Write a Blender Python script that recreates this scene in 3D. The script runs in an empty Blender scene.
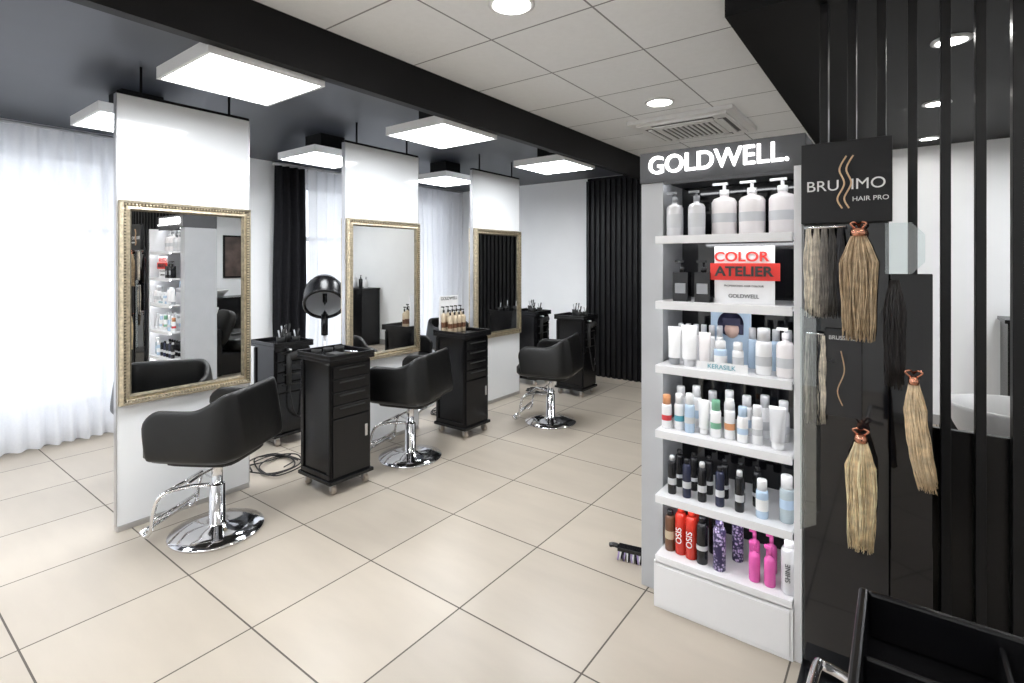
import bpy, math, random
from mathutils import Vector, Matrix
random.seed(7)
scene=bpy.context.scene
COL=scene.collection
# ------------------------------------------------------------------ materials
def mat(name,color,rough=0.5,metal=0.0,emit=None,es=0.0,var=0.0,scale=8.0,bump=0.0,trans=0.0,alpha=1.0,coat=0.0,spec=None,ior=None):
    m=bpy.data.materials.new(name); m.use_nodes=True
    nt=m.node_tree; b=nt.nodes['Principled BSDF']
    c=(*color,1)
    b.inputs['Base Color'].default_value=c
    b.inputs['Roughness'].default_value=rough
    b.inputs['Metallic'].default_value=metal
    b.inputs['Alpha'].default_value=alpha
    b.inputs['Transmission Weight'].default_value=trans
    b.inputs['Coat Weight'].default_value=coat
    if spec is not None: b.inputs['Specular IOR Level'].default_value=spec
    if ior: b.inputs['IOR'].default_value=ior
    if emit:
        b.inputs['Emission Color'].default_value=(*emit,1); b.inputs['Emission Strength'].default_value=es
    if var>0 or bump>0:
        tc=nt.nodes.new('ShaderNodeTexCoord'); n=nt.nodes.new('ShaderNodeTexNoise')
        n.inputs['Scale'].default_value=scale; n.inputs['Detail'].default_value=4
        nt.links.new(tc.outputs['Object'],n.inputs['Vector'])
        if var>0:
            r=nt.nodes.new('ShaderNodeValToRGB')
            r.color_ramp.elements[0].position=0.3; r.color_ramp.elements[1].position=0.7
            r.color_ramp.elements[0].color=tuple(max(0,x*(1-var)) for x in color)+(1,)
            r.color_ramp.elements[1].color=tuple(min(1,x*(1+var)) for x in color)+(1,)
            nt.links.new(n.outputs['Fac'],r.inputs['Fac']); nt.links.new(r.outputs['Color'],b.inputs['Base Color'])
        if bump>0:
            bp=nt.nodes.new('ShaderNodeBump'); bp.inputs['Strength'].default_value=bump; bp.inputs['Distance'].default_value=0.01
            nt.links.new(n.outputs['Fac'],bp.inputs['Height']); nt.links.new(bp.outputs['Normal'],b.inputs['Normal'])
    return m

def tile_mat(name,base,grout,size,ox,oy,gw,rough,var,bump=0.3,noise_scale=2.0,speck=0.0,streak=False):
    m=bpy.data.materials.new(name); m.use_nodes=True; nt=m.node_tree; N=nt.nodes; L=nt.links
    b=N['Principled BSDF']
    tc=N.new('ShaderNodeTexCoord'); sp=N.new('ShaderNodeSeparateXYZ'); L.new(tc.outputs['Object'],sp.inputs[0])
    def M(op,a,bb=None,c=None):
        n=N.new('ShaderNodeMath'); n.operation=op
        for i,v in enumerate((a,bb,c)):
            if v is None: continue
            if isinstance(v,(int,float)): n.inputs[i].default_value=v
            else: L.new(v,n.inputs[i])
        return n.outputs[0]
    masks=[];cells=[]
    for ax,o in ((0,ox),(1,oy)):
        u=M('DIVIDE',M('SUBTRACT',sp.outputs[ax],o),size)
        fl=M('FLOOR',u); cells.append(fl)
        fr=M('SUBTRACT',u,fl)
        d=M('MINIMUM',fr,M('SUBTRACT',1.0,fr))
        masks.append(M('LESS_THAN',d,gw/size/2))
    g=M('MAXIMUM',masks[0],masks[1])
    cb=N.new('ShaderNodeCombineXYZ'); L.new(cells[0],cb.inputs[0]); L.new(cells[1],cb.inputs[1])
    wn=N.new('ShaderNodeTexWhiteNoise'); wn.noise_dimensions='2D'; L.new(cb.outputs[0],wn.inputs['Vector'])
    mp=N.new('ShaderNodeMapping'); L.new(tc.outputs['Object'],mp.inputs[0])
    if streak: mp.inputs['Scale'].default_value=(1.0,3.5,1)
    ns=N.new('ShaderNodeTexNoise'); ns.inputs['Scale'].default_value=noise_scale; ns.inputs['Detail'].default_value=6
    L.new(mp.outputs[0],ns.inputs['Vector'])
    f=M('ADD',M('MULTIPLY',wn.outputs['Value'],0.35),M('MULTIPLY',ns.outputs['Fac'],0.65))
    r=N.new('ShaderNodeValToRGB'); r.color_ramp.elements[0].position=0.25; r.color_ramp.elements[1].position=0.75
    r.color_ramp.elements[0].color=tuple(x*(1-var) for x in base)+(1,)
    r.color_ramp.elements[1].color=tuple(min(1,x*(1+var)) for x in base)+(1,)
    L.new(f,r.inputs['Fac'])
    mx=N.new('ShaderNodeMix'); mx.data_type='RGBA'
    L.new(g,mx.inputs['Factor']); L.new(r.outputs['Color'],mx.inputs[6]); mx.inputs[7].default_value=(*grout,1)
    L.new(mx.outputs[2],b.inputs['Base Color'])
    rr=M('ADD',rough,M('MULTIPLY',g,0.4)); L.new(rr,b.inputs['Roughness'])
    bp=N.new('ShaderNodeBump'); bp.inputs['Strength'].default_value=bump; bp.inputs['Distance'].default_value=0.003
    h=M('SUBTRACT',1.0,g)
    if speck>0:
        n2=N.new('ShaderNodeTexNoise'); n2.inputs['Scale'].default_value=120; L.new(tc.outputs['Object'],n2.inputs['Vector'])
        h=M('ADD',h,M('MULTIPLY',n2.outputs['Fac'],speck))
    L.new(h,bp.inputs['Height']); L.new(bp.outputs['Normal'],b.inputs['Normal'])
    return m

def sheer_mat(name,col,transp):
    m=bpy.data.materials.new(name); m.use_nodes=True; nt=m.node_tree; N=nt.nodes; L=nt.links
    N.remove(N['Principled BSDF']); out=N['Material Output']
    d=N.new('ShaderNodeBsdfDiffuse'); d.inputs[0].default_value=(*col,1)
    t=N.new('ShaderNodeBsdfTranslucent'); t.inputs[0].default_value=(*col,1)
    tr=N.new('ShaderNodeBsdfTransparent')
    tc=N.new('ShaderNodeTexCoord'); ns=N.new('ShaderNodeTexNoise'); ns.inputs['Scale'].default_value=60
    L.new(tc.outputs['Object'],ns.inputs['Vector'])
    mr=N.new('ShaderNodeMapRange'); mr.inputs[3].default_value=transp*0.8; mr.inputs[4].default_value=transp*1.2
    L.new(ns.outputs['Fac'],mr.inputs[0])
    a=N.new('ShaderNodeMixShader'); a.inputs[0].default_value=0.5; L.new(d.outputs[0],a.inputs[1]); L.new(t.outputs[0],a.inputs[2])
    b=N.new('ShaderNodeMixShader'); L.new(mr.outputs[0],b.inputs[0]); L.new(a.outputs[0],b.inputs[1]); L.new(tr.outputs[0],b.inputs[2])
    L.new(b.outputs[0],out.inputs[0]); return m

def glass_mat(name,col=(1,1,1),refl=0.12):
    m=bpy.data.materials.new(name); m.use_nodes=True; nt=m.node_tree; N=nt.nodes; L=nt.links
    N.remove(N['Principled BSDF']); out=N['Material Output']
    g=N.new('ShaderNodeBsdfGlossy'); g.inputs['Roughness'].default_value=0.02
    tr=N.new('ShaderNodeBsdfTransparent'); tr.inputs[0].default_value=(*col,1)
    b=N.new('ShaderNodeMixShader'); b.inputs[0].default_value=refl; L.new(tr.outputs[0],b.inputs[1]); L.new(g.outputs[0],b.inputs[2])
    L.new(b.outputs[0],out.inputs[0]); return m

FLOOR=tile_mat('floor_tile',(0.48,0.425,0.355),(0.10,0.085,0.07),0.6,-2.73,1.07,0.007,0.32,0.10,0.4,2.0,0.0,True)
CTILE=tile_mat('ceiling_tile',(0.86,0.87,0.88),(0.30,0.30,0.31),0.6,-2.34,0.35,0.010,0.85,0.03,0.6,30,0.6)
SLATE=mat('slate_paint',(0.044,0.049,0.062),0.42,var=0.06,scale=3)
BLACKP=mat('black_paint',(0.004,0.004,0.005),0.55,var=0.2,scale=5,spec=.25)
WHITEW=mat('white_wall',(0.92,0.93,0.94),0.7,var=0.012,scale=4,bump=0.03)
PANELW=mat('white_lacquered_glass',(0.92,0.94,0.96),0.12,var=0.01,scale=2,coat=0.5)
TRIM=mat('trim_grey',(0.35,0.34,0.33),0.5,var=0.05)
ALU=mat('aluminium',(0.60,0.60,0.61),0.35,1.0,var=0.04,scale=20)
CHROME=mat('chrome',(0.80,0.80,0.82),0.08,1.0,var=0.02,scale=10)
SLAT=mat('black_slat',(0.006,0.006,0.007),0.4,var=0.25,scale=6,spec=.35)
LEATHER=mat('black_leather',(0.006,0.006,0.006),0.34,var=0.2,scale=12,bump=0.15,spec=.4)
CABB=mat('black_cabinet',(0.005,0.005,0.006),0.26,var=0.2,scale=6,spec=.4)
RUB=mat('rubber',(0.014,0.014,0.014),0.7,var=0.2)
CAST=mat('castor_plastic',(0.42,0.36,0.30),0.4,var=0.05)
MIRROR=mat('mirror_glass',(0.92,0.93,0.93),0.004,1.0,var=0.002)
GOLD=mat('champagne_frame',(0.60,0.52,0.38),0.33,0.85,var=0.25,scale=60,bump=0.5)
GOLDD=mat('dark_frame',(0.22,0.19,0.135),0.42,0.6,var=0.35,scale=40,bump=0.4)
LED=mat('led_panel',(1,1,1),0.5,emit=(0.95,0.975,1.0),es=25.0)
DOWN=mat('downlight_lens',(1,1,1),0.5,emit=(1.0,0.98,0.94),es=85.0)
STRIP=mat('led_strip',(1,1,1),0.5,emit=(0.95,0.97,1.0),es=11.0)
WPL=mat('white_plastic',(0.82,0.82,0.82),0.35,var=0.02)
WPLM=mat('white_shelf',(0.86,0.86,0.88),0.3,var=0.01)
GREYPL=mat('pillar_grey',(0.46,0.47,0.49),0.4,var=0.03)
HEADR=mat('header_grey',(0.070,0.072,0.078),0.45,var=0.05)
VENT=mat('vent_dark',(0.10,0.10,0.10),0.6,var=0.1)
SHEER=sheer_mat('sheer_voile',(0.93,0.94,0.97),0.17)
BCURT=mat('black_curtain_cloth',(0.008,0.008,0.010),0.8,var=0.3,scale=30,spec=.2)
GLASS=glass_mat('window_glass')
ACRY=glass_mat('clear_acrylic',(0.90,0.94,0.94),0.14)
BACKG=mat('dark_glass_back',(0.006,0.006,0.008),0.06,var=0.1,coat=0.3)
PVC=mat('window_frame',(0.75,0.76,0.78),0.4,var=0.02)

# ------------------------------------------------------------------ mesh builder
def catmull(pts,n=6,closed=False):
    P=[Vector(p) for p in pts]; out=[]
    L=len(P)
    rng=range(L if closed else L-1)
    for i in rng:
        p0=P[(i-1)%L] if closed or i>0 else P[0]
        p1=P[i]; p2=P[(i+1)%L]
        p3=P[(i+2)%L] if closed or i+2<L else P[-1]
        for k in range(n):
            t=k/n
            out.append(0.5*((2*p1)+(-p0+p2)*t+(2*p0-5*p1+4*p2-p3)*t*t+(-p0+3*p1-3*p2+p3)*t**3))
    if not closed: out.append(P[-1])
    return out
class MB:
    def __init__(s): s.v=[];s.f=[];s.m=[];s.s=[];s.mats=[]
    def mi(s,m):
        if m not in s.mats: s.mats.append(m)
        return s.mats.index(m)
    def add(s,vs,fs,m,smooth=False,M=None):
        o=len(s.v); k=s.mi(m)
        for v in vs:
            v=Vector(v)
            s.v.append(M@v if M else v)
        for f in fs:
            s.f.append([i+o for i in f]); s.m.append(k); s.s.append(smooth)
    def box(s,x0,x1,y0,y1,z0,z1,m,M=None):
        vs=[(x,y,z) for z in (z0,z1) for y in (y0,y1) for x in (x0,x1)]
        fs=[(0,2,3,1),(4,5,7,6),(0,1,5,4),(2,6,7,3),(0,4,6,2),(1,3,7,5)]
        s.add(vs,fs,m,False,M)
    def cbox(s,c,d,m,M=None):
        s.box(c[0]-d[0]/2,c[0]+d[0]/2,c[1]-d[1]/2,c[1]+d[1]/2,c[2]-d[2]/2,c[2]+d[2]/2,m,M)
    def lathe(s,prof,c,m,seg=24,M=None,smooth=True,sx=1,sy=1,cap=True):
        vs=[];fs=[]
        for r,z in prof:
            for i in range(seg):
                a=2*math.pi*i/seg
                vs.append((c[0]+sx*r*math.cos(a),c[1]+sy*r*math.sin(a),c[2]+z))
        n=len(prof)
        for j in range(n-1):
            for i in range(seg):
                i2=(i+1)%seg
                fs.append((j*seg+i,j*seg+i2,(j+1)*seg+i2,(j+1)*seg+i))
        if cap and prof[0][0]>1e-5: fs.append(tuple(range(seg))[::-1])
        if cap and prof[-1][0]>1e-5: fs.append(tuple((n-1)*seg+i for i in range(seg)))
        s.add(vs,fs,m,smooth,M)
    def tube(s,pts,r,m,seg=8,M=None,closed=False,r2=None):
        P=[Vector(p) for p in pts]; n=len(P); vs=[];fs=[]
        up=Vector((0,0,1))
        T0=None; nrm=None
        for i,p in enumerate(P):
            if closed: t=(P[(i+1)%n]-P[i-1])
            else: t=(P[min(i+1,n-1)]-P[max(i-1,0)])
            if t.length<1e-9: t=Vector((0,0,1))
            t.normalize()
            if nrm is None:
                a=up if abs(t.z)<0.9 else Vector((1,0,0))
                nrm=(a-t*a.dot(t)).normalized()
            else:
                nrm=(nrm-t*nrm.dot(t))
                nrm=nrm.normalized() if nrm.length>1e-6 else Vector((1,0,0))
            b=t.cross(nrm)
            rr=r if r2 is None else r+(r2-r)*i/(n-1)
            for k in range(seg):
                a=2*math.pi*k/seg
                vs.append(p+nrm*rr*math.cos(a)+b*rr*math.sin(a))
        for i in range(n if closed else n-1):
            j=(i+1)%n
            for k in range(seg):
                k2=(k+1)%seg
                fs.append((i*seg+k,i*seg+k2,j*seg+k2,j*seg+k))
        if not closed:
            fs.append(tuple(range(seg))[::-1]); fs.append(tuple((n-1)*seg+k for k in range(seg)))
        s.add(vs,fs,m,True,M)
    def prism(s,poly,z0,z1,m,M=None):
        n=len(poly); vs=[(x,y,z0) for x,y in poly]+[(x,y,z1) for x,y in poly]
        fs=[tuple(range(n))[::-1],tuple(range(n,2*n))]+[(i,(i+1)%n,n+(i+1)%n,n+i) for i in range(n)]
        s.add(vs,fs,m,False,M)
    def obj(s,name,loc=(0,0,0),rz=0,bevel=0,parent=None,bseg=2,sub=0):
        me=bpy.data.meshes.new(name); me.from_pydata([tuple(v) for v in s.v],[],s.f)
        for m in s.mats: me.materials.append(m)
        for i,p in enumerate(me.polygons): p.material_index=s.m[i]; p.use_smooth=s.s[i]
        me.update()
        o=bpy.data.objects.new(name,me); COL.objects.link(o)
        o.location=loc; o.rotation_euler=(0,0,rz)
        if parent: o.parent=parent
        if bevel:
            b=o.modifiers.new('bevel','BEVEL'); b.width=bevel; b.segments=bseg; b.limit_method='ANGLE'; b.angle_limit=math.radians(62)
        if sub:
            b=o.modifiers.new('sub','SUBSURF'); b.levels=sub; b.render_levels=sub
        return o
def empty(name,loc=(0,0,0),rz=0):
    e=bpy.data.objects.new(name,None); COL.objects.link(e); e.location=loc; e.rotation_euler=(0,0,rz); e.empty_display_size=0.1
    return e
def text(name,body,size,loc,rot,m,parent=None,ext=0.002,align='CENTER',sx=1.0,bold=0.0):
    c=bpy.data.curves.new(name,'FONT'); c.body=body; c.size=size; c.extrude=ext; c.align_x=align; c.align_y='CENTER'; c.offset=bold
    c.materials.append(m)
    o=bpy.data.objects.new(name,c); COL.objects.link(o); o.location=loc; o.rotation_euler=rot; o.scale=(sx,1,1)
    if parent: o.parent=parent
    return o

# ------------------------------------------------------------------ room
XL,XR,YB,YF=-5.6,3.2,-3.0,6.2   # left, right, behind camera, far
ZW,ZS,ZB,ZR=2.68,2.62,2.44,2.58
b=MB(); b.box(XL-.1,XR+.1,YB-.1,YF+.1,-0.1,0,FLOOR); b.obj('floor')
b=MB()
b.box(-2.34,XR,YB,YF,ZW,ZW+.1,CTILE)
b.obj('ceiling')
b=MB(); b.box(XL,-2.40,YB,YF,ZS,ZS+.22,SLATE); b.obj('ceiling_lowered_slate')
b=MB(); b.box(-2.40,-2.34,YB,YF,ZB,ZW+.1,BLACKP); b.obj('trim_ceiling_beam')
b=MB(); b.box(-0.62,XR,2.40,YF,ZR,ZW,BLACKP); b.obj('ceiling_black_soffit')
# walls
b=MB(); b.box(XL-.1,XR+.1,YF,YF+.1,0,ZW+.1,WHITEW); b.obj('wall_back')
b=MB(); b.box(XR,XR+.1,YB,YF,0,ZW+.1,WHITEW); b.obj('wall_right')
b=MB(); b.box(XL-.1,XR+.1,YB-.1,YB,0,ZW+.1,WHITEW); b.obj('wall_front')
# left wall with window openings
wins=[(-2.4,-0.5),(-0.2,2.45),(3.45,5.75)]
b=MB(); y=YB
for a,c in wins:
    b.box(XL-.2,XL,y,a,0,ZW+.1,WHITEW); b.box(XL-.2,XL,a,c,0,0.25,WHITEW); b.box(XL-.2,XL,a,c,2.42,ZW+.1,WHITEW); y=c
b.box(XL-.2,XL,y,YF,0,ZW+.1,WHITEW); b.obj('wall_left')
for i,(a,c) in enumerate(wins):
    b=MB(); x0,x1=XL-.15,XL-.09; z0,z1=0.25,2.42; t=.06
    b.box(x0,x1,a,c,z0,z0+t,PVC); b.box(x0,x1,a,c,z1-t,z1,PVC)
    n=3
    for k in range(n+1):
        yy=a+(c-a-t)*k/n; b.box(x0,x1,yy,yy+t,z0+t,z1-t,PVC)
    b.box(x0,x1,a+t,c-t,1.75,1.80,PVC)
    b.box(XL-.125,XL-.119,a+t,c-t,z0+t,z1-t,GLASS)
    b.obj('window_%d'%(i+1),bevel=.004)
# baseboards
b=MB(); b.box(XL,XL+.015,YB,YF,0,.09,TRIM); b.obj('baseboard_left',bevel=.003)
b=MB(); b.box(XL+.02,-3.36,YF-.015,YF,0,.09,TRIM); b.box(-.35,XR-.02,YF-.015,YF,0,.09,TRIM); b.obj('baseboard_back',bevel=.003)
b=MB(); b.box(XR-.015,XR,YB,YF-.02,0,.09,TRIM); b.obj('baseboard_right',bevel=.003)
# black slatted cladding on the back wall
b=MB(); b.box(-3.35,-.38,YF-.02,YF,0,2.61,BLACKP)
x=-3.35
while x<-.42:
    b.box(x,x+.042,YF-.055,YF-.02,0,2.57,SLAT); x+=.075
b.obj('slat_wall_cladding')

# ------------------------------------------------------------------ curtains
def curtain(name,y0,y1,m,amp=.035,wl=.11,z0=.03,z1=2.56,xc=XL+.14,seed=1):
    rnd=random.Random(seed); b=MB(); n=int((y1-y0)/.012); vs=[];fs=[]; nz=6
    ph=rnd.random()*6; ph2=rnd.random()*6
    for j in range(nz+1):
        z=z0+(z1-z0)*j/nz
        for i in range(n+1):
            yy=y0+(y1-y0)*i/n
            w=math.sin(yy/wl*2*math.pi+ph+1.2*math.sin(yy*5+ph2)); w2=math.sin(yy/wl*3.7+ph2)
            k=1.0-.25*j/nz
            vs.append((xc+amp*k*(w+.35*w2)+.004*math.sin(z*3+yy*9),yy+.01*math.sin(z*2.3+yy*7),z))
    for j in range(nz):
        for i in range(n):
            a=j*(n+1)+i; fs.append((a,a+1,a+n+2,a+n+1))
    b.add(vs,fs,m,True)
    b.tube([(xc,y0-.03,z1+.015),(xc,y1+.03,z1+.015)],.012,ALU)
    for yy in (y0+.05,y1-.05): b.box(XL,xc,yy-.008,yy+.008,z1+.008,z1+.024,ALU)
    return b.obj(name)
curtain('sheer_curtain',-2.7,2.62,SHEER,amp=.042,seed=2)
curtain('sheer_curtain',3.42,6.0,SHEER,amp=.042,seed=5)
curtain('black_curtain',3.00,3.36,BCURT,amp=.04,wl=.09,seed=8)

# ------------------------------------------------------------------ ceiling lights
def led_panel(cx,cy,zc=ZS):
    b=MB(); h=.285; z0=2.41 if zc==ZS else zc-.07; T=.06
    b.box(cx-h,cx+h,cy-h,cy-h+.016,z0,z0+T,WPL); b.box(cx-h,cx+h,cy+h-.016,cy+h,z0,z0+T,WPL)
    b.box(cx-h,cx-h+.016,cy-h+.016,cy+h-.016,z0,z0+T,WPL); b.box(cx+h-.016,cx+h,cy-h+.016,cy+h-.016,z0,z0+T,WPL)
    b.box(cx-h+.016,cx+h-.016,cy-h+.016,cy+h-.016,z0+.004,z0+.02,LED)
    b.box(cx-h+.016,cx+h-.016,cy-h+.016,cy+h-.016,z0+T-.02,z0+T,WPL)
    b.box(cx-.12,cx+.12,cy-.12,cy+.12,z0+T,zc,BLACKP)
    b.obj('ceiling_light_panel')
for cx in (-2.68,-4.14):
    for cy in (-1.8,-.2,1.30,2.74,4.28): led_panel(cx,cy)  # panels at negative y are unseen, added as fill from the camera side
for cx in (-.9,1.4): led_panel(cx,-1.8,ZW)  # unseen panels added behind the camera to lift the room light
led_panel(1.7,3.9,ZR); led_panel(1.1,5.0,ZR)  # added out of view to brighten the white wall behind the slats
def downlight(x,y,z,r=.085):
    b=MB(); b.lathe([(r+.02,0),(r+.022,-.008),(r,-.012),(r,-.002)],(x,y,z),WPL,32,cap=False); b.lathe([(r,-.004),(0,-.004)],(x,y,z),DOWN,32,cap=False); b.obj('downlight')
for yy in (.1,1.9,3.72,5.52): downlight(-1.42,yy,ZW)  # the first one is out of view, added for fill
for yy in (.3,1.3): downlight(.8,yy,ZW)  # unseen pair, added as extra fill on the camera side
for yy in (3.3,4.55,5.8): downlight(.2,yy,ZR,.06)
downlight(.50,3.1,ZR,.05)
# air conditioner cassette
b=MB(); cx,cy=-1.42,4.50; z=ZW
b.box(cx-.42,cx+.42,cy-.42,cy+.42,z-.035,z-.001,WPL); b.box(cx-.36,cx+.36,cy-.36,cy+.36,z-.05,z-.035,WPL)
for a in range(4):
    M=Matrix.Translation((cx,cy,0))@Matrix.Rotation(a*math.pi/2,4,'Z')
    b.box(-.25,.25,.265,.33,z-.052,z-.05,VENT,M); b.box(-.245,.245,.272,.305,z-.064,z-.054,WPL,M)
b.box(cx-.22,cx+.22,cy-.22,cy+.22,z-.056,z-.05,VENT)
for k in range(11):
    xx=cx-.21+k*.042; b.box(xx-.010,xx+.010,cy-.22,cy+.22,z-.062,z-.056,WPL)
b.box(cx-.235,cx+.235,cy-.235,cy-.22,z-.062,z-.05,WPL); b.box(cx-.235,cx+.235,cy+.22,cy+.235,z-.062,z-.05,WPL)
b.box(cx-.235,cx-.22,cy-.22,cy+.22,z-.062,z-.05,WPL); b.box(cx+.22,cx+.235,cy-.22,cy+.22,z-.062,z-.05,WPL)
b.obj('air_conditioner_cassette',bevel=.003)

# ------------------------------------------------------------------ mirror stations
PX=-3.495
def station(y0,y1):
    b=MB()
    b.box(PX-.02,PX+.015,y0,y1,.03,2.44,PANELW)
    b.box(PX-.03,PX+.022,y0,y1,0,.03,ALU); b.box(PX-.022,PX+.017,y0,y1,2.44,2.456,BLACKP)
    for yy in (y0+.12,y1-.12): b.box(PX-.008,PX+.004,yy-.006,yy+.006,2.456,ZS,BLACKP)
    b.box(PX-.024,PX+.019,y0-.004,y0,.03,2.44,ALU); b.box(PX-.024,PX+.019,y1,y1+.004,.03,2.44,ALU)
    b.obj('partition_panel',bevel=.002)
    for sgn,x in ((1,PX+.016),(-1,PX-.021)):
        b=MB(); z0,z1=.70,1.845; a,c=y0+.006,y1+.0; w=.058
        def fr(w0,w1,d0,d1,m):
            xs0,xs1=x+sgn*d0,x+sgn*d1
            o=[(a+w0,z0+w0),(c-w0,z0+w0),(c-w0,z1-w0),(a+w0,z1-w0)]; n=[(a+w1,z0+w1),(c-w1,z0+w1),(c-w1,z1-w1),(a+w1,z1-w1)]
            vs=[(x,p[0],p[1]) for p in o]+[(xs0,p[0],p[1]) for p in o]+[(xs1,p[0],p[1]) for p in n]+[(x,p[0],p[1]) for p in n]
            fs=[]
            for k in range(3):
                for i in range(4): fs.append((k*4+i,k*4+(i+1)%4,(k+1)*4+(i+1)%4,(k+1)*4+i))
            b.add(vs,fs,m)
        fr(0,.014,.026,.040,GOLD); fr(.014,.030,.040,.026,GOLDD); fr(.030,.046,.026,.030,GOLD); fr(.046,w,.030,.014,GOLDD)
        per=[]
        st=.017
        for k in range(int((c-a-.05)/st)):
            per+= [(a+.025+k*st,z0+.022),(a+.025+k*st,z1-.022)]
        for k in range(int((z1-z0-.05)/st)):
            per+= [(a+.022,z0+.025+k*st),(c-.022,z0+.025+k*st)]
        for yy,zz in per:
            b.cbox((x+sgn*.034,yy,zz),(.010,.010,.010),GOLD,None)
        b.cbox((x+sgn*.008,(a+c)/2,(z0+z1)/2),(.010,c-a-2*w+.02,z1-z0-2*w+.02),MIRROR)
        b.obj('wall_mirror')
for y0,y1 in ((1.0,1.73),(2.48,3.25),(4.0,4.80)): station(y0,y1)

# ------------------------------------------------------------------ salon chair (faces local +x)
def shell(b):
    # U-shaped plan path: left arm -> back -> right arm, with tight corners
    hw,bk,fr=.275,-.245,.235
    rc=.11; path=[]
    def arc(cx,cy,a0,a1,n):
        for i in range(n+1):
            a=math.radians(a0+(a1-a0)*i/n); path.append((cx+rc*math.cos(a),cy+rc*math.sin(a)))
    for i in range(12): path.append((fr-(fr-(bk+rc))*i/12,-hw))
    arc(bk+rc,-hw+rc,270,180,7)
    for i in range(1,8): path.append((bk,-hw+rc+(2*hw-2*rc)*i/8))
    arc(bk+rc,hw-rc,180,90,7)
    for i in range(1,13): path.append((bk+rc+(fr-(bk+rc))*i/12,hw))
    N=len(path)-1; K=12; vs=[];fs=[]
    for i,(px,py) in enumerate(path):
        p0=path[max(0,i-1)];p1=path[min(N,i+1)]
        tx,ty=p1[0]-p0[0],p1[1]-p0[1]; l=math.hypot(tx,ty); tx/=l;ty/=l
        nx,ny=ty,-tx            # outward
        f=(px-bk)/(fr-bk)        # 0 back .. 1 arm front
        s1=min(1,f/.45); s1=s1*s1*(3-2*s1)
        zt=.825-.085*s1; zb=.485
        if f>.80: k=(f-.80)/.20; zt=.74-.075*k*k
        if f>.55: zb=.485-.0*(f-.55)
        th=.022; fl=.045*(1-.35*s1)
        for k in range(K):
            t=2*math.pi*(k+.5)/K
            zz=(zb+zt)/2+(zt-zb)/2*math.copysign(abs(math.sin(t))**.35,math.sin(t))
            off=th*math.copysign(abs(math.cos(t))**.6,math.cos(t))+fl*((zz-zb)/(zt-zb))-.012
            fwd=-.05*max(0,f-.55)/.45*(1-(zz-zb)/(zt-zb))
            vs.append((px+nx*off+fwd,py+ny*off,zz))
    for i in range(N):
        for k in range(K):
            k2=(k+1)%K; fs.append((i*K+k,i*K+k2,(i+1)*K+k2,(i+1)*K+k))
    fs.append(tuple(range(K))[::-1]); fs.append(tuple(N*K+k for k in range(K)))
    b.add(vs,fs,LEATHER,True)
def rounded_cushion(b,cx,cy,hx,hy,z0,z1,m,n=3.5,seg=36,M=None):
    vs=[];fs=[];prof=[(.55,z0),(.92,z0+.005),(1,z0+.03),(1,z1-.03),(.93,z1-.006),(.6,z1+.004),(.0,z1+.006)]
    for s_,z in prof:
        for i in range(seg):
            a=2*math.pi*i/seg; sc=(abs(math.cos(a))**n+abs(math.sin(a))**n)**(-1/n)
            vs.append((cx+hx*s_*sc*math.cos(a),cy+hy*s_*sc*math.sin(a),z))
    for j in range(len(prof)-1):
        for i in range(seg):
            i2=(i+1)%seg; fs.append((j*seg+i,j*seg+i2,(j+1)*seg+i2,(j+1)*seg+i))
    fs.append(tuple(range(seg))[::-1]); b.add(vs,fs,m,True,M)
def salon_chair(x,y,deg):
    e=empty('salon_chair',(x,y,0),math.radians(deg))
    b=MB(); shell(b); b.obj('backrest_and_arms',parent=e,sub=1)
    b=MB(); rounded_cushion(b,.02,0,.255,.262,.455,.565,LEATHER,n=6,seg=48)
    rounded_cushion(b,.0,0,.19,.19,.425,.458,RUB,n=6); b.obj('seat_cushion',parent=e)
    b=MB(); b.lathe([(0.235,0),(.24,.006),(.237,.014),(.15,.028),(.06,.04),(.042,.05),(.04,.26),(.036,.265),(.028,.27),(.028,.415),(.07,.417),(.07,.43)],(0,0,0),CHROME,48)
    b.obj('hydraulic_base',parent=e)
    b=MB()
    for sgn in (-1,1):
        b.tube(catmull([(.02,sgn*.035,.27),(.12,sgn*.09,.275),(.20,sgn*.165,.26),(.235,sgn*.175,.18),(.25,sgn*.175,.08),(.28,sgn*.175,.045),(.305,sgn*.172,.06)],6),.011,CHROME)
    b.tube([(.305,-.18,.06),(.305,.18,.06)],.012,CHROME); b.tube([(.245,-.175,.12),(.245,.175,.12)],.011,CHROME)
    b.tube([(.20,-.165,.262),(.20,.165,.262)],.010,CHROME)
    b.tube(catmull([(0,.03,.36),(0,.14,.365),(-.02,.26,.37)],5),.007,CHROME)
    b.obj('footrest',parent=e)
    return e
salon_chair(-3.06,1.345,212)
salon_chair(-3.02,2.74,198)
salon_chair(-2.63,4.13,195)
salon_chair(-4.08,1.47,-5)
salon_chair(-4.05,3.52,10)
salon_chair(-4.3,4.6,-10)

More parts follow.
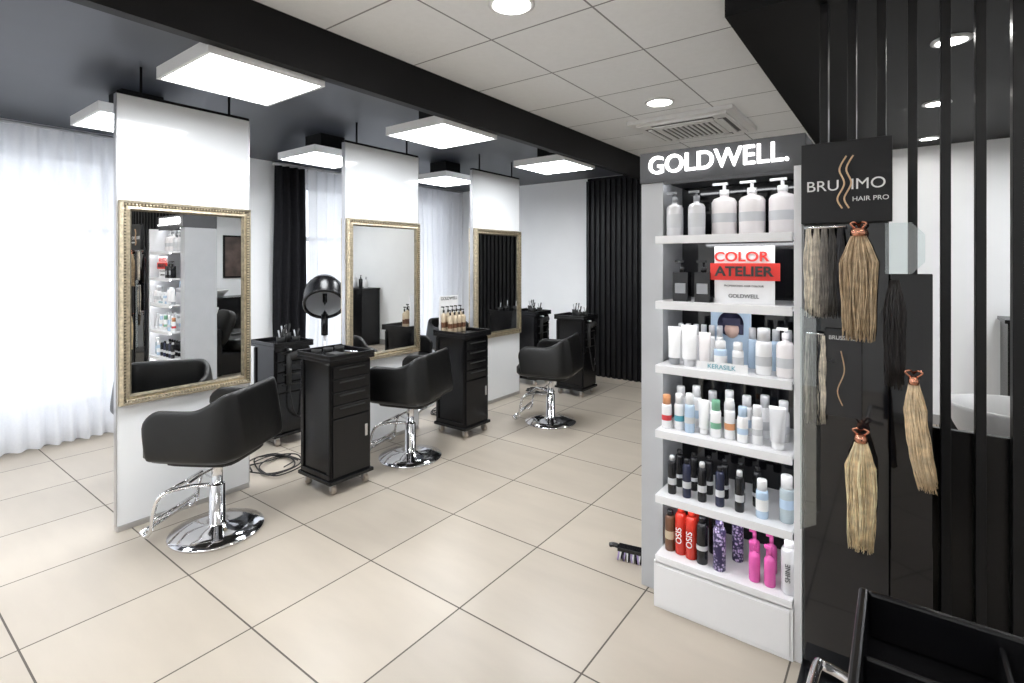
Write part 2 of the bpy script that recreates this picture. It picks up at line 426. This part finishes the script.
# ------------------------------------------------------------------ salon trolley (drawers face +x local)
def trolley(x,y,rz=0,H=.90,wx=.35,wy=.32,name='salon_trolley',top='cups'):
    e=empty(name,(x,y,0),rz)
    hx,hy=wx/2,wy/2
    b=MB(); b.box(-hx+.01,hx-.012,-hy+.01,hy-.01,.085,H-.05,CABB)
    b.box(-hx-.008,hx+.012,-hy-.012,hy+.012,.07,.095,CABB)
    for sy in (-1,1):
        b.box(-hx+.01,hx-.012,sy*(hy-.004)-.006,sy*(hy-.004)+.006,.095,.13,CABB)
        b.box(-hx+.01,-hx+.04,sy*(hy-.004)-.006,sy*(hy-.004)+.006,.13,H-.06,CABB)
        b.box(hx-.045,hx-.012,sy*(hy-.004)-.006,sy*(hy-.004)+.006,.13,H-.06,CABB)
    b.obj('carcass',parent=e,bevel=.005)
    b=MB(); z=H-.075; xx=hx-.012
    for k in range(4):
        h=.085; b.box(xx,xx+.018,-hy+.018,hy-.018,z-h+.008,z,CABB)
        b.box(xx+.018,xx+.026,-hy+.06,hy-.06,z-.026,z-.016,RUB); z-=h
    b.box(xx,xx+.018,-hy+.018,hy-.018,.11,z-.002,CABB)
    b.box(xx+.018,xx+.024,hy-.06,hy-.04,z-.16,z-.08,ALU)
    b.obj('drawers',parent=e,bevel=.004)
    b=MB(); b.box(-hx-.012,hx+.018,-hy-.015,hy+.015,H-.05,H-.025,CABB)
    t=.014
    b.box(-hx-.012,-hx-.012+t,-hy-.015,hy+.015,H-.025,H+.005,CABB); b.box(hx+.018-t,hx+.018,-hy-.015,hy+.015,H-.025,H,CABB)
    b.box(-hx-.012+t,hx+.018-t,-hy-.015,-hy-.015+t,H-.025,H,CABB); b.box(-hx-.012+t,hx+.018-t,hy+.015-t,hy+.015,H-.025,H,CABB)
    b.obj('top_tray',parent=e,bevel=.004)
    b=MB()
    if top=='cups':
        for cy in (-.09,0,.09):
            b.lathe([(.0,.002),(.028,0),(.034,.03),(.030,.03),(.025,.004)],(-.09,cy,H-.025),RUB,20,cap=False)
        b.cbox((.05,-.03,H-.018),(.12,.08,.014),RUB); b.tube([(.02,.06,H-.013),(.12,.09,H-.013)],.006,CHROME)
    elif top=='tools':
        for xx,yy,h in ((.08,-.06,.10),(.02,0,.13),(.08,.08,.09),(-.06,.08,.12)):
            b.lathe([(0,.002),(.028,0),(.034,h*.6),(.030,h*.6)],(xx,yy,H-.025),RUB,14,cap=False); b.tube([(xx,yy,H-.01),(xx+.01,yy+.02,H+h)],.008,RUB,6); b.tube([(xx,yy,H-.01),(xx-.015,yy-.01,H+h*.9)],.006,GREYPL,6)
        b.tube([(hx+.02,-.05,H-.10),(hx+.02,-.05,H-.34)],.020,RUB,12); b.tube([(hx+.02,-.05,H-.12),(hx+.02,.09,H-.10)],.034,RUB,14,r2=.028)
        b.tube([(hx-.0,-.05,H-.06),(hx+.05,-.05,H-.06)],.010,ALU); b.tube(catmull([(hx+.02,-.05,H-.34),(hx+.05,-.03,H-.55),(hx+.03,.05,H-.62),(hx+.03,.08,H-.40),(hx+.0,.10,H-.2)],6),.006,RUB)
    if top: b.obj('tools',parent=e)
    b=MB()
    for sx in (-1,1):
        for sy in (-1,1):
            c=(sx*(hx-.035),sy*(hy-.035))
            b.cbox((c[0],c[1],.062),(.03,.03,.016),ALU)
            M=Matrix.Translation((c[0]+.008,c[1],.027))@Matrix.Rotation(math.pi/2,4,'X')
            b.lathe([(.012,-.014),(.027,-.012),(.027,.012),(.012,.014)],(0,0,0),CAST,16,M)
            b.cbox((c[0]+.004,c[1]-.017,.042),(.02,.004,.035),ALU); b.cbox((c[0]+.004,c[1]+.017,.042),(.02,.004,.035),ALU)
    b.obj('castors',parent=e)
    return e
trolley(-3.085,2.125,0)
trolley(-3.12,3.44,0,top=None)
trolley(-2.98,5.22,0,top='tools')
trolley(-4.22,2.38,0,H=.84,top='tools')
trolley(-3.70,5.35,0,top='tools')

# ------------------------------------------------------------------ bottles
def bottle(b,x,y,z,r,h,mb_,mc,kind='pump',label=None):
    if kind=='pump':
        hb=h*.74
        b.lathe([(r*.9,0),(r,.006),(r,hb*.86),(r*.82,hb*.95),(r*.35,hb),(r*.35,hb+.012)],(x,y,z),mb_,20)
        b.lathe([(r*.38,hb+.006),(r*.38,hb+.03),(r*.14,hb+.032),(r*.14,h-.008)],(x,y,z),mc,12)
        b.cbox((x-r*.3,y-.004,z+h-.004),(r*1.2,.014,.010),mc)
    elif kind=='cap':
        hb=h*.72
        b.lathe([(r*.92,0),(r,.005),(r,hb*.9),(r*.9,hb)],(x,y,z),mb_,20)
        b.lathe([(r*.80,hb),(r*.80,h-.004),(r*.72,h)],(x,y,z),mc,20)
    elif kind=='can':
        b.lathe([(r*.95,0),(r,.004),(r,h*.80),(r*.80,h*.86),(r*.62,h*.87)],(x,y,z),mb_,20)
        b.lathe([(r*.62,h*.86),(r*.62,h-.005),(r*.5,h)],(x,y,z),mc,20)
    elif kind=='tube':
        n=10; vs=[];fs=[]; seg=16
        for j in range(n+1):
            t=j/n; zz=h*.18+(h*.82)*t
            for i in range(seg):
                a=2*math.pi*i/seg; vs.append((x+r*(1+.15*t)*math.cos(a),y+r*(1-t*.9)*math.sin(a),z+zz))
        for j in range(n):
            for i in range(seg):
                i2=(i+1)%seg; fs.append((j*seg+i,j*seg+i2,(j+1)*seg+i2,(j+1)*seg+i))
        fs.append(tuple(n*seg+i for i in range(seg))); b.add(vs,fs,mb_,True)
        b.lathe([(r*.75,0),(r*.8,.004),(r*.85,h*.19),(r*.3,h*.19)],(x,y,z),mc,16)
    elif kind=='square':
        b.cbox((x,y,z+h*.36),(r*2,r*1.5,h*.72),mb_); b.lathe([(r*.35,0),(r*.35,h*.12),(r*.15,h*.13),(r*.15,h*.26)],(x,y,z+h*.72),mc,12)
        b.cbox((x-r*.3,y,z+h*.985),(r*1.2,.014,.010),mc)
    if label:
        lm,z0,z1=label; q=r*1.012
        if kind!='square': b.lathe([(q,h*z0),(q,h*z1)],(x,y,z),lm,20,cap=False)
        else: b.cbox((x,y-r*.76,z+h*(z0+z1)/2),(r*1.4,.002,h*(z1-z0)),lm)
def cm(n,c,rough=.3,**k): return mat(n,c,rough,var=.03,scale=20,**k)
SILV=cm('bottle_silver',(.68,.68,.70),.3,metal=.3); PEARL=cm('bottle_pearl',(.84,.80,.80)); WH=cm('bottle_white',(.88,.88,.89)); GRY=cm('cap_grey',(.30,.31,.33))
BLK=cm('bottle_black',(.008,.008,.010),.2); RED=cm('can_red',(.58,.035,.02),.25); PINK=cm('bottle_pink',(.75,.12,.42),.25); NAVY=cm('bottle_navy',(.02,.024,.055),.2)
LBL=cm('label_grey',(.60,.61,.63),.5); BLU=cm('bottle_paleblue',(.52,.66,.82),.2); GRN=cm('label_green',(.20,.45,.30),.4); ORG=cm('label_orange',(.70,.32,.15),.4); BRN=cm('bottle_brown',(.14,.06,.03),.3)
REDL=cm('label_red',(.65,.05,.06),.4); TEAL=cm('label_teal',(.10,.38,.47),.4); LIL=cm('bottle_lilac',(.45,.35,.62),.3); CLR=cm('bottle_clear',(.62,.72,.78),.1,alpha=.75); BEI=cm('bottle_beige',(.55,.45,.32),.35)
DLB=cm('label_dark',(.12,.12,.13),.5)
PATT=mat('can_pattern',(.2,.1,.3),.3)
nt=PATT.node_tree; vo=nt.nodes.new('ShaderNodeTexVoronoi'); vo.inputs['Scale'].default_value=90; tcn=nt.nodes.new('ShaderNodeTexCoord'); rp=nt.nodes.new('ShaderNodeValToRGB')
rp.color_ramp.elements[0].color=(.6,.5,.75,1); rp.color_ramp.elements[1].color=(.03,.02,.08,1); rp.color_ramp.elements[0].position=.2; rp.color_ramp.elements[1].position=.55
nt.links.new(tcn.outputs['Object'],vo.inputs['Vector']); nt.links.new(vo.outputs['Distance'],rp.inputs['Fac']); nt.links.new(rp.outputs['Color'],nt.nodes['Principled BSDF'].inputs['Base Color'])
LETTER=mat('letter_white',(1,1,1),.4,emit=(1,1,1),es=2.0); TXTW=mat('print_white',(.75,.75,.75),.5,var=.02); TXTR=mat('print_dark',(.03,.03,.03),.5,var=.02); GLD=mat('print_gold',(.65,.45,.28),.35,.6,var=.05)
REDB=mat('banner_red',(.75,.035,.025),.45,var=.03)

# ------------------------------------------------------------------ product display shelf
unit=empty('product_display_shelf')
b=MB(); X0,X1=-.856,-.324; YFR,YBK=2.19,2.56
b.box(-.965,-.862,2.30,2.62,0,1.862,GREYPL)
b.box(-.320,-.292,2.20,2.62,0,1.862,WPLM)
b.box(-.862,-.320,YBK,YBK+.02,.2,1.862,BACKG)
b.box(-.862,-.320,YFR,2.60,0,.20,WPLM)
b.box(-.850,-.332,YFR-.004,YFR,.015,.185,WPLM)
b.obj('carcass',parent=unit,bevel=.003)
zs=[1.613,1.33,1.052,.77,.487,.226]
b=MB()
for z in zs:
    b.box(X0,X1,YFR+.012,YBK,z-.018,z,WPLM); b.box(X0,X1,YFR,YFR+.012,z-.034,z,WPLM)
b.obj('shelves',parent=unit,bevel=.002)
b=MB()
for z in zs[:-1]: b.box(X0+.01,X1-.01,YFR+.013,YFR+.028,z-.026,z-.018,STRIP)
b.box(X0+.01,X1-.01,2.305,2.32,1.855,1.862,STRIP)
b.obj('led_strips',parent=unit)
b=MB(); b.box(-.965,-.292,2.285,2.62,1.862,2.0,HEADR); b.box(-.855,-.300,2.285,2.30,1.848,1.862,HEADR); b.obj('header_board',parent=unit,bevel=.002)
text('header_lettering','GOLDWELL.',.112,(-.632,2.272,1.932),(math.pi/2,0,0),LETTER,unit,.008,sx=.93,bold=.001)
P=lambda px:-.814+.00403*(px-671)
z=zs[0]; b=MB()
for p in (671,695): bottle(b,P(p),2.32,z,.036,.20,SILV,GRY,'pump',(LBL,.2,.5))
for p in (720,748,777): bottle(b,P(p),2.38,z,.052,.232,PEARL,WH,'pump',(LBL,.25,.42))
b.obj('shampoo_pump_bottles')
z=zs[1]; b=MB()
for p in (684,707): bottle(b,P(p),2.26,z,.032,.175,BLK,BLK,'square',(GRY,.2,.45))
b.obj('black_pump_bottles')
sg=empty('promotional_sign',(-.51,2.26,z)); b=MB()
b.box(-.115,.115,0,.006,0,.235,WH); b.box(-.10,.10,.006,.05,0,.006,WH); b.box(-.13,.135,-.008,-.002,.095,.165,REDB); b.obj('card',parent=sg,bevel=.001)
text('line_1','COLOR',.055,(-.01,-.006,.190),(math.pi/2,0,0),REDB,sg,.001,bold=.0012,sx=1.1); text('line_2','ATELIER',.055,(.0,-.0105,.130),(math.pi/2,0,0),TXTR,sg,.001,bold=.0016,sx=1.1)
text('line_3','GOLDWELL',.022,(0,-.004,.03),(math.pi/2,0,0),TXTR,sg,.001); text('line_4','PROFESSIONAL HAIR COLOUR',.011,(0,-.004,.072),(math.pi/2,0,0),TXTR,sg,.001)
z=zs[2]; b=MB()
for p,r,h,k,m1,m2,lb in ((676,.026,.165,'tube',WH,GRY,None),(692,.030,.175,'tube',WH,SILV,None),(708,.022,.15,'tube',PEARL,WH,None),(724,.026,.12,'cap',BLU,WH,(WH,.2,.5)),(741,.022,.12,'cap',WH,WH,(LBL,.2,.5)),(765,.030,.185,'cap',WH,SILV,(LBL,.2,.4)),(784,.032,.19,'pump',PEARL,WH,(LBL,.2,.4))):
    bottle(b,P(p),2.26,z,r,h,m1,m2,k,lb)
for i in range(6): bottle(b,-.80+i*.034,2.36,z,.015,.17,WH,SILV,'cap')
for i in range(4): bottle(b,-.50+i*.045,2.37,z,.018,.17,(BLU,WH)[i%2],SILV,'cap')
b.obj('hair_care_tubes')
pp=empty('hair_poster',(P(724),2.42,z)); b=MB(); b.box(-.085,.085,0,.005,0,.235,BLU); b.box(-.07,.07,.005,.04,0,.005,BLU); b.obj('card',parent=pp)
SKIN=mat('print_skin',(.72,.50,.42),.6,var=.05); HAIRD=mat('print_hair',(.02,.02,.06),.5,var=.3,scale=60)
b=MB(); Mx=Matrix.Rotation(math.pi/2,4,'X')
b.lathe([(.052,0),(.055,.002),(0,.003)],(0,.175,.001),HAIRD,28,Mx); b.lathe([(.030,0),(.030,.003),(0,.004)],(.006,.150,.002),SKIN,24,Mx,sy=1.25)
b.box(-.054,-.024,-.004,-.001,.13,.175,HAIRD); b.box(.036,.054,-.004,-.001,.13,.175,HAIRD); b.box(-.032,.042,-.007,-.004,.168,.200,HAIRD)
b.obj('portrait_print',parent=pp)
lf=empty('shelf_leaflet',(-.585,2.215,z)); b=MB(); b.box(-.10,.10,0,.002,0,.035,WH); b.obj('strip',parent=lf); text('strip_text','KERASILK',.026,(0,-.002,.017),(math.pi/2,0,0),TEAL,lf,.0005)
z=zs[3]; b=MB()
cols=[(668,WH,ORG,REDL),(681,WH,WH,TEAL),(693,BLU,WH,LBL),(707,WH,WH,GRN),(720,WH,GRN,GRN),(733,WH,WH,ORG),(746,WH,BLU,BLU),(759,WH,WH,LBL),(778,SILV,WH,GRN)]
for i,(p,m1,m2,l) in enumerate(cols):
    bottle(b,P(p),2.25+.012*(i%2),z,.021 if i<8 else .028,.145+.02*((i*7)%3)/2,m1,m2,'tube' if i in (3,8) else 'cap',(l,.24,.40) if i not in (3,8) else None)
for i in range(7): bottle(b,-.80+i*.07,2.36,z,.022,.165+.012*(i%2),WH,(WH,WH,SILV)[i%3],'cap',((LBL,BLU,LBL)[i%3],.2,.4))
b.obj('styling_bottles')
z=zs[4]; b=MB()
for i,p in enumerate((674,690,706,724,743)): bottle(b,P(p),2.25,z,.018,.165,(BLK,NAVY,BLK,NAVY,BLK)[i],BLK if i%2 else SILV,'can',(LBL,.25,.42))
for i in range(6): bottle(b,-.80+i*.065,2.34,z,.018,.165,BLK,BLK,'can',(LBL,.25,.35))
bottle(b,P(764),2.25,z,.023,.15,BLU,WH,'cap',(WH,.2,.5)); bottle(b,P(785),2.27,z,.026,.18,CLR,WH,'cap',(BLU,.3,.5))
b.obj('serum_bottles')
z=zs[5]; b=MB()
bottle(b,P(670),2.27,z,.022,.175,BRN,BLK,'can',(BEI,.3,.5))
for p,y_ in ((682,2.27),(694,2.26)): bottle(b,P(p),y_,z,.024,.205,RED,RED,'can')
bottle(b,P(706),2.25,z,.023,.195,BLK,BLK,'can',(LBL,.3,.4)); bottle(b,P(724),2.245,z,.025,.20,PATT,PATT,'can')
bottle(b,P(690),2.35,z,.024,.205,RED,RED,'can'); bottle(b,P(711),2.36,z,.023,.195,BLK,BLK,'can'); bottle(b,P(735),2.36,z,.023,.195,PATT,BLK,'can')
for p in (757,771): bottle(b,P(p),2.25,z,.021,.155,PINK,PINK,'pump')
for p in (752,768): bottle(b,P(p),2.35,z,.021,.155,PINK,PINK,'pump')
bottle(b,P(788),2.25,z,.029,.20,SILV,WH,'can')
b.obj('hairspray_cans')
cans=bpy.data.objects['hairspray_cans']
for p,y_,m_,r_ in ((682,2.27,WH,.027),(694,2.26,WH,.027),(788,2.25,DLB,.032)):
    text('can_text','OSIS' if m_ is WH else 'SHINE',.036 if m_ is WH else .026,(P(p),y_-r_,zs[5]+.085),(math.pi/2,-math.pi/2,0),m_,cans,.0008)

# ------------------------------------------------------------------ slatted divider
b=MB(); x=-.27; i=0
while x<1.6:
    b.box(x,x+.030,2.52,2.58,0,ZR,SLAT); x+=.098
b.box(-.27,1.6,2.585,2.61,0,.86,CABB); b.box(-.27,1.6,2.515,2.615,.0,.0+.04,CABB)
b.obj('slat_divider',bevel=.002)

# ------------------------------------------------------------------ hair extension display
hd=empty('hair_extension_display')
b=MB(); BLKM=mat('sign_black',(.007,.007,.008),.35,var=.1,spec=.3)
b.box(-.282,-.03,2.16,2.18,.05,1.66,BACKG); b.box(-.29,.12,2.02,2.30,0,.03,CABB)
Mw=Matrix.Translation((-.03,2.17,0))@Matrix.Rotation(math.radians(28),4,'Z')
b.box(0,.13,-.008,.008,.03,1.46,BACKG,Mw)
b.box(-.286,-.02,2.125,2.155,1.635,1.92,BLKM)
b.obj('stand_panels',parent=hd,bevel=.003)
b=MB(); poly=[(-.02,0),(.05,0),(.085,.04),(.085,.13),(.05,.17),(-.02,.17)]
b.prism(poly,0,.005,ACRY,Matrix.Translation((-.02,2.15,1.46))@Matrix.Rotation(math.pi/2,4,'X'))
b.prism([(0,0),(.05,.03),(.05,.75),(0,.79)],0,.005,ACRY,Matrix.Translation((-.285,2.10,.55))@Matrix.Rotation(math.pi/2,4,'X'))
b.obj('acrylic_plates',parent=hd)
for t,s,p,m in (('BRU  IMO',.052,(-.153,2.122,1.765),TXTW),('HAIR PRO',.022,(-.080,2.122,1.715),TXTW)):
    text('sign_text',t,s,p,(math.pi/2,0,0),m,hd,.001,sx=1.05)
b=MB()
for k in range(2):
    ox=-.160+k*.020
    b.tube(catmull([(ox,2.12,1.685),(ox-.014,2.12,1.72),(ox+.006,2.12,1.77),(ox-.008,2.12,1.82),(ox+.012,2.12,1.865)],8),.0028,GLD,6)
b.obj('sign_logo',parent=hd)
text('leaflet_text','BRUSSIMO',.020,(-.160,2.135,1.235),(math.pi/2,0,0),TXTW,hd,.0005,sx=.9)
b=MB(); b.box(-.215,-.105,2.14,2.146,.96,1.265,mat('leaflet_black',(.014,.014,.016),.25,var=.1))
b.tube(catmull([(-.160,2.136,1.00),(-.175,2.136,1.05),(-.155,2.136,1.12),(-.165,2.136,1.19)],6),.002,GLD,6)
b.obj('leaflet',parent=hd)
def hair(name,x,y,zt,L,w,c1,c2,curve=0,n=70,seed=1,clip=True):
    rnd=random.Random(seed); b=MB(); ms=[mat(name+'_hair_a',c1,.35,var=.3,scale=40),mat(name+'_hair_b',c2,.35,var=.3,scale=40)]
    for i in range(n):
        a=rnd.random()*2*math.pi; q=math.sqrt(rnd.random()); ux,uy=q*math.cos(a),q*math.sin(a)
        pts=[]; l=L*(.86+.14*rnd.random())
        for k in range(8):
            t=k/7; ww=w*(.30+.70*min(1,t*3.5))*(1-.18*max(0,t-.6)/.4)
            pts.append((x+ux*ww*.5+curve*t*t+.003*math.sin(t*9+i),y+uy*ww*.22,zt-l*t))
        b.tube(pts,.0021,ms[i%2],5,r2=.0010)
    if clip:
        ROSE=mat(name+'_clip',(.70,.33,.22),.2,1,var=.05)
        b.lathe([(w*.22,-.012),(w*.24,0),(w*.2,.014)],(x,y,zt),ROSE,16)
        for s_ in (-1,1): b.tube(catmull([(x+s_*.006,y,zt+.01),(x+s_*.022,y-.01,zt+.028),(x+s_*.010,y-.006,zt+.034),(x,y+.02,zt+.02),(x,y+.035,zt+.02)],5),.0035,ROSE,6)
    b.obj(name,parent=hd)
hair('hair_bundle_blond',-.112,2.10,1.60,.37,.105,(.60,.46,.30),(.34,.24,.14),seed=2,n=260)
hair('hair_bundle_long',.035,2.10,1.12,.35,.062,(.74,.59,.39),(.58,.43,.26),curve=.035,seed=3,n=180)
hair('hair_bundle_golden',-.105,2.09,.91,.38,.085,(.84,.69,.45),(.68,.52,.31),seed=4,n=220)
hair('hair_bundle_dark',-.015,2.11,1.44,.36,.06,(.008,.006,.006),(.014,.010,.009),seed=5,n=120,clip=False)
tones=[(.78,.70,.58),(.52,.46,.38),(.20,.18,.16),(.05,.045,.04),(.02,.02,.025)]
for i,c in enumerate(tones): hair('colour_swatch_%d'%i,-.262+i*.024,2.12,1.62,.32,.028,c,tuple(v*.6 for v in c),seed=20+i,n=60,clip=False)
for i in range(5): hair('colour_swatch_low_%d'%i,-.266+i*.012,2.13,1.24,.32,.016,tones[(i+1)%5],tones[(i+2)%5],seed=40+i,n=28,clip=False)
b=MB(); b.tube([(-.275,2.12,1.622),(-.15,2.12,1.622)],.005,CHROME); b.tube([(-.27,2.13,1.245),(-.215,2.13,1.245)],.004,CHROME); b.obj('swatch_rail',parent=hd)

# ------------------------------------------------------------------ near black trolley with chrome handle
ft=empty('service_trolley'); b=MB()
x0,x1,y0,y1=-.065,.40,.80,1.235
b.box(x0+.02,x1-.02,y0+.02,y1-.02,.10,.74,CABB)
b.box(x0,x1,y0,y1,.74,.775,CABB)
t=.016
for (a,c,d,e_) in ((x0,x0+t,y0,y1),(x1-t,x1,y0,y1),(x0+t,x1-t,y0,y0+t),(x0+t,x1-t,y1-t,y1)): b.box(a,c,d,e_,.775,.86,CABB)
b.box(x0+.20,x0+.21,y0+t,y1-t,.775,.84,CABB)
b.box(x0+t,x0+.20,1.05,1.06,.775,.84,CABB)
b.obj('body',parent=ft,bevel=.006)
b=MB(); b.tube(catmull([(x0,1.18,.70),(x0-.05,1.18,.71),(x0-.065,1.15,.715),(x0-.065,.90,.715),(x0-.05,.86,.71),(x0,.86,.70)],6),.009,CHROME,10); b.obj('handle',parent=ft)
b=MB()
for sx in (x0+.06,x1-.06):
    for sy in (y0+.06,y1-.06):
        b.lathe([(.012,-.014),(.03,-.012),(.03,.012),(.012,.014)],(0,0,0),CAST,16,Matrix.Translation((sx,sy,.03))@Matrix.Rotation(math.pi/2,4,'X')); b.cbox((sx,sy,.08),(.03,.03,.05),ALU)
b.obj('castors',parent=ft)

# ------------------------------------------------------------------ backwash units
def backwash(x,y):
    e=empty('backwash_unit',(x,y,0)); b=MB()
    b.box(-.25,.25,-.22,.15,0,.62,CABB); b.box(-.20,.20,.15,1.0,.0,.30,CABB)
    b.obj('base',parent=e,bevel=.03,bseg=3)
    b=MB(); rounded_cushion(b,0,.62,.27,.36,.30,.46,LEATHER)
    M=Matrix.Translation((0,.22,.60))@Matrix.Rotation(math.radians(68),4,'X')
    rounded_cushion(b,0,0,.27,.26,-.05,.06,LEATHER,M=M)
    b.obj('seat',parent=e)
    b=MB(); b.lathe([(.08,.62),(.16,.66),(.235,.80),(.26,.88),(.262,.895),(.245,.895),(.22,.82),(.15,.72),(.0,.70)],(0,-.05,0),WPL,40,sy=.85,cap=False)
    b.tube(catmull([(0,-.27,.86),(0,-.27,.98),(0,-.22,1.02),(0,-.14,1.0)],6),.012,CHROME); b.obj('basin',parent=e)
backwash(.42,3.05); backwash(1.22,3.05)

# wash counter on the right wall (seen in mirror)
b=MB(); b.box(XR-.55,XR-.02,3.6,4.9,0,.84,CABB); b.box(XR-.57,XR-.02,3.58,4.92,.84,.87,CABB)
b.lathe([(0,0),(.10,.0),(.19,.10),(.21,.13),(.195,.13),(.12,.03),(0,.02)],(XR-.29,4.3,.87),WPL,32)
b.obj('wash_counter',bevel=.004)
b=MB(); b.box(XR-.03,XR-.002,4.55,4.95,1.2,2.0,BLACKP); b.box(XR-.034,XR-.03,4.58,4.92,1.23,1.97,mat('poster_print',(.10,.07,.06),.4,var=.6,scale=5)); b.obj('framed_poster',bevel=.003)
b=MB(); b.box(.7,2.2,YF-.42,YF-.02,0,1.0,CABB); b.box(.68,2.22,YF-.44,YF-.02,1.0,1.03,CABB)
for k in range(3): b.box(.72+k*.5,1.18+k*.5,YF-.437,YF-.42,.06,.96,CABB)
for i in range(9): bottle(b,.8+i*.15,YF-.25,1.03,.035,.2+.03*(i%3),(WH,BLK,SILV)[i%3],(GRY,BLK,WH)[i%3],'pump')
b.obj('storage_cabinet',bevel=.004)

# ------------------------------------------------------------------ hood dryer
e=empty('hood_dryer',(-4.42,2.92,0),math.radians(-35)); b=MB()
for k in range(5):
    a=2*math.pi*k/5; b.tube([(0,0,.09),(.25*math.cos(a),.25*math.sin(a),.055)],.016,CABB); b.lathe([(.006,-.02),(.022,-.018),(.022,.018),(.006,.02)],(0,0,0),RUB,12,Matrix.Translation((.25*math.cos(a),.25*math.sin(a),.024))@Matrix.Rotation(math.pi/2,4,'X'))
b.tube([(0,0,.08),(0,0,.85)],.018,ALU); b.tube([(0,0,.8),(0,0,1.0)],.032,CABB)
b.tube(catmull([(0,0,.96),(-.10,0,1.02),(-.13,0,1.12),(-.10,0,1.2)],5),.028,CABB)
b.obj('stand',parent=e)
b=MB(); M=Matrix.Translation((.03,0,1.21))@Matrix.Rotation(math.radians(-42),4,'Y')
b.lathe([(.215,-.14),(.22,-.05),(.205,.03),(.15,.10),(.06,.135),(0,.14)],(0,0,0),CABB,32,M,cap=False,sy=.85)
b.lathe([(.20,-.14),(.195,-.05),(.17,.03),(.06,.085),(0,.09)],(0,0,0),GREYPL,32,M,cap=False,sy=.85)
b.tube([M@Vector((.208*math.cos(a),.208*.85*math.sin(a),-.14)) for a in [2*math.pi*i/32 for i in range(32)]],.016,CABB,8,closed=True)
b.obj('hood',parent=e)

# bottles and sign on the second trolley
b=MB(); zt=.876
for i in range(5): bottle(b,-3.23,3.32+i*.055,zt,.023,.23,BEI,BLK,'pump',(BRN,.2,.4))
for i in range(4): bottle(b,-3.17,3.34+i*.057,zt,.022,.20,BEI,BLK,'pump',(BRN,.2,.4))
b.obj('product_bottles')
sg=empty('counter_sign',(-3.275,3.43,.876)); b=MB(); b.box(-.004,.004,-.12,.12,0,.32,WH); b.obj('card',parent=sg)
text('sign_text','GOLDWELL',.04,(.006,0,.295),(math.pi/2,0,math.pi/2),TXTR,sg,.0005)

# cables on floor
def cable(name,cx,cy,r,seed):
    rnd=random.Random(seed); b=MB()
    for k in range(3):
        pts=[]
        for i in range(9):
            a=i*1.15+k; rr=r*(.35+.75*rnd.random()); pts.append((cx+rr*math.cos(a)*1.3,cy+rr*math.sin(a)*1.1,.007+.03*rnd.random()))
        b.tube(catmull(pts,8),.005,RUB,6)
    b.obj(name)
cable('power_cable',-3.68,2.02,.18,3)
cable('power_cable',-3.6,3.72,.12,5); cable('power_cable',-3.3,4.98,.14,6)

# hand brush on floor
e=empty('floor_brush',(-1.07,2.46,0),math.radians(12)); b=MB()
b.cbox((0,0,.052),(.16,.05,.02),BLK); b.tube(catmull([(-.08,0,.055),(-.10,0,.058),(-.125,.0,.052)],5),.012,BLK,8)
b.obj('handle',parent=e,bevel=.004); b=MB()
rnd=random.Random(4)
for i in range(15):
    for j in range(4):
        xx=-.072+i*.0103; yy=-.02+j*.013
        b.tube([(xx,yy,.045),(xx+rnd.uniform(-.008,.008),yy+(j-1.5)*.006,.002)],.0045,(LIL,WH,BLK)[(i+j)%3],5)
b.obj('bristles',parent=e)

# ------------------------------------------------------------------ world
w=bpy.data.worlds.new('World'); scene.world=w; w.use_nodes=True
bg=w.node_tree.nodes['Background']; bg.inputs[0].default_value=(.88,.93,1.0,1); bg.inputs[1].default_value=2.1
# camera
cd=bpy.data.cameras.new('camera'); cam=bpy.data.objects.new('camera',cd); COL.objects.link(cam)
cd.sensor_width=36; cd.lens=36*520/1024; cd.shift_y=-79.5/1024; cd.clip_start=.02
cam.location=(0,0,1.5); cam.rotation_euler=(math.pi/2,0,math.radians(36.73)); scene.camera=cam
scene.view_settings.view_transform='Standard'
scene.view_settings.exposure=0.0
print('SCRIPT_OK')
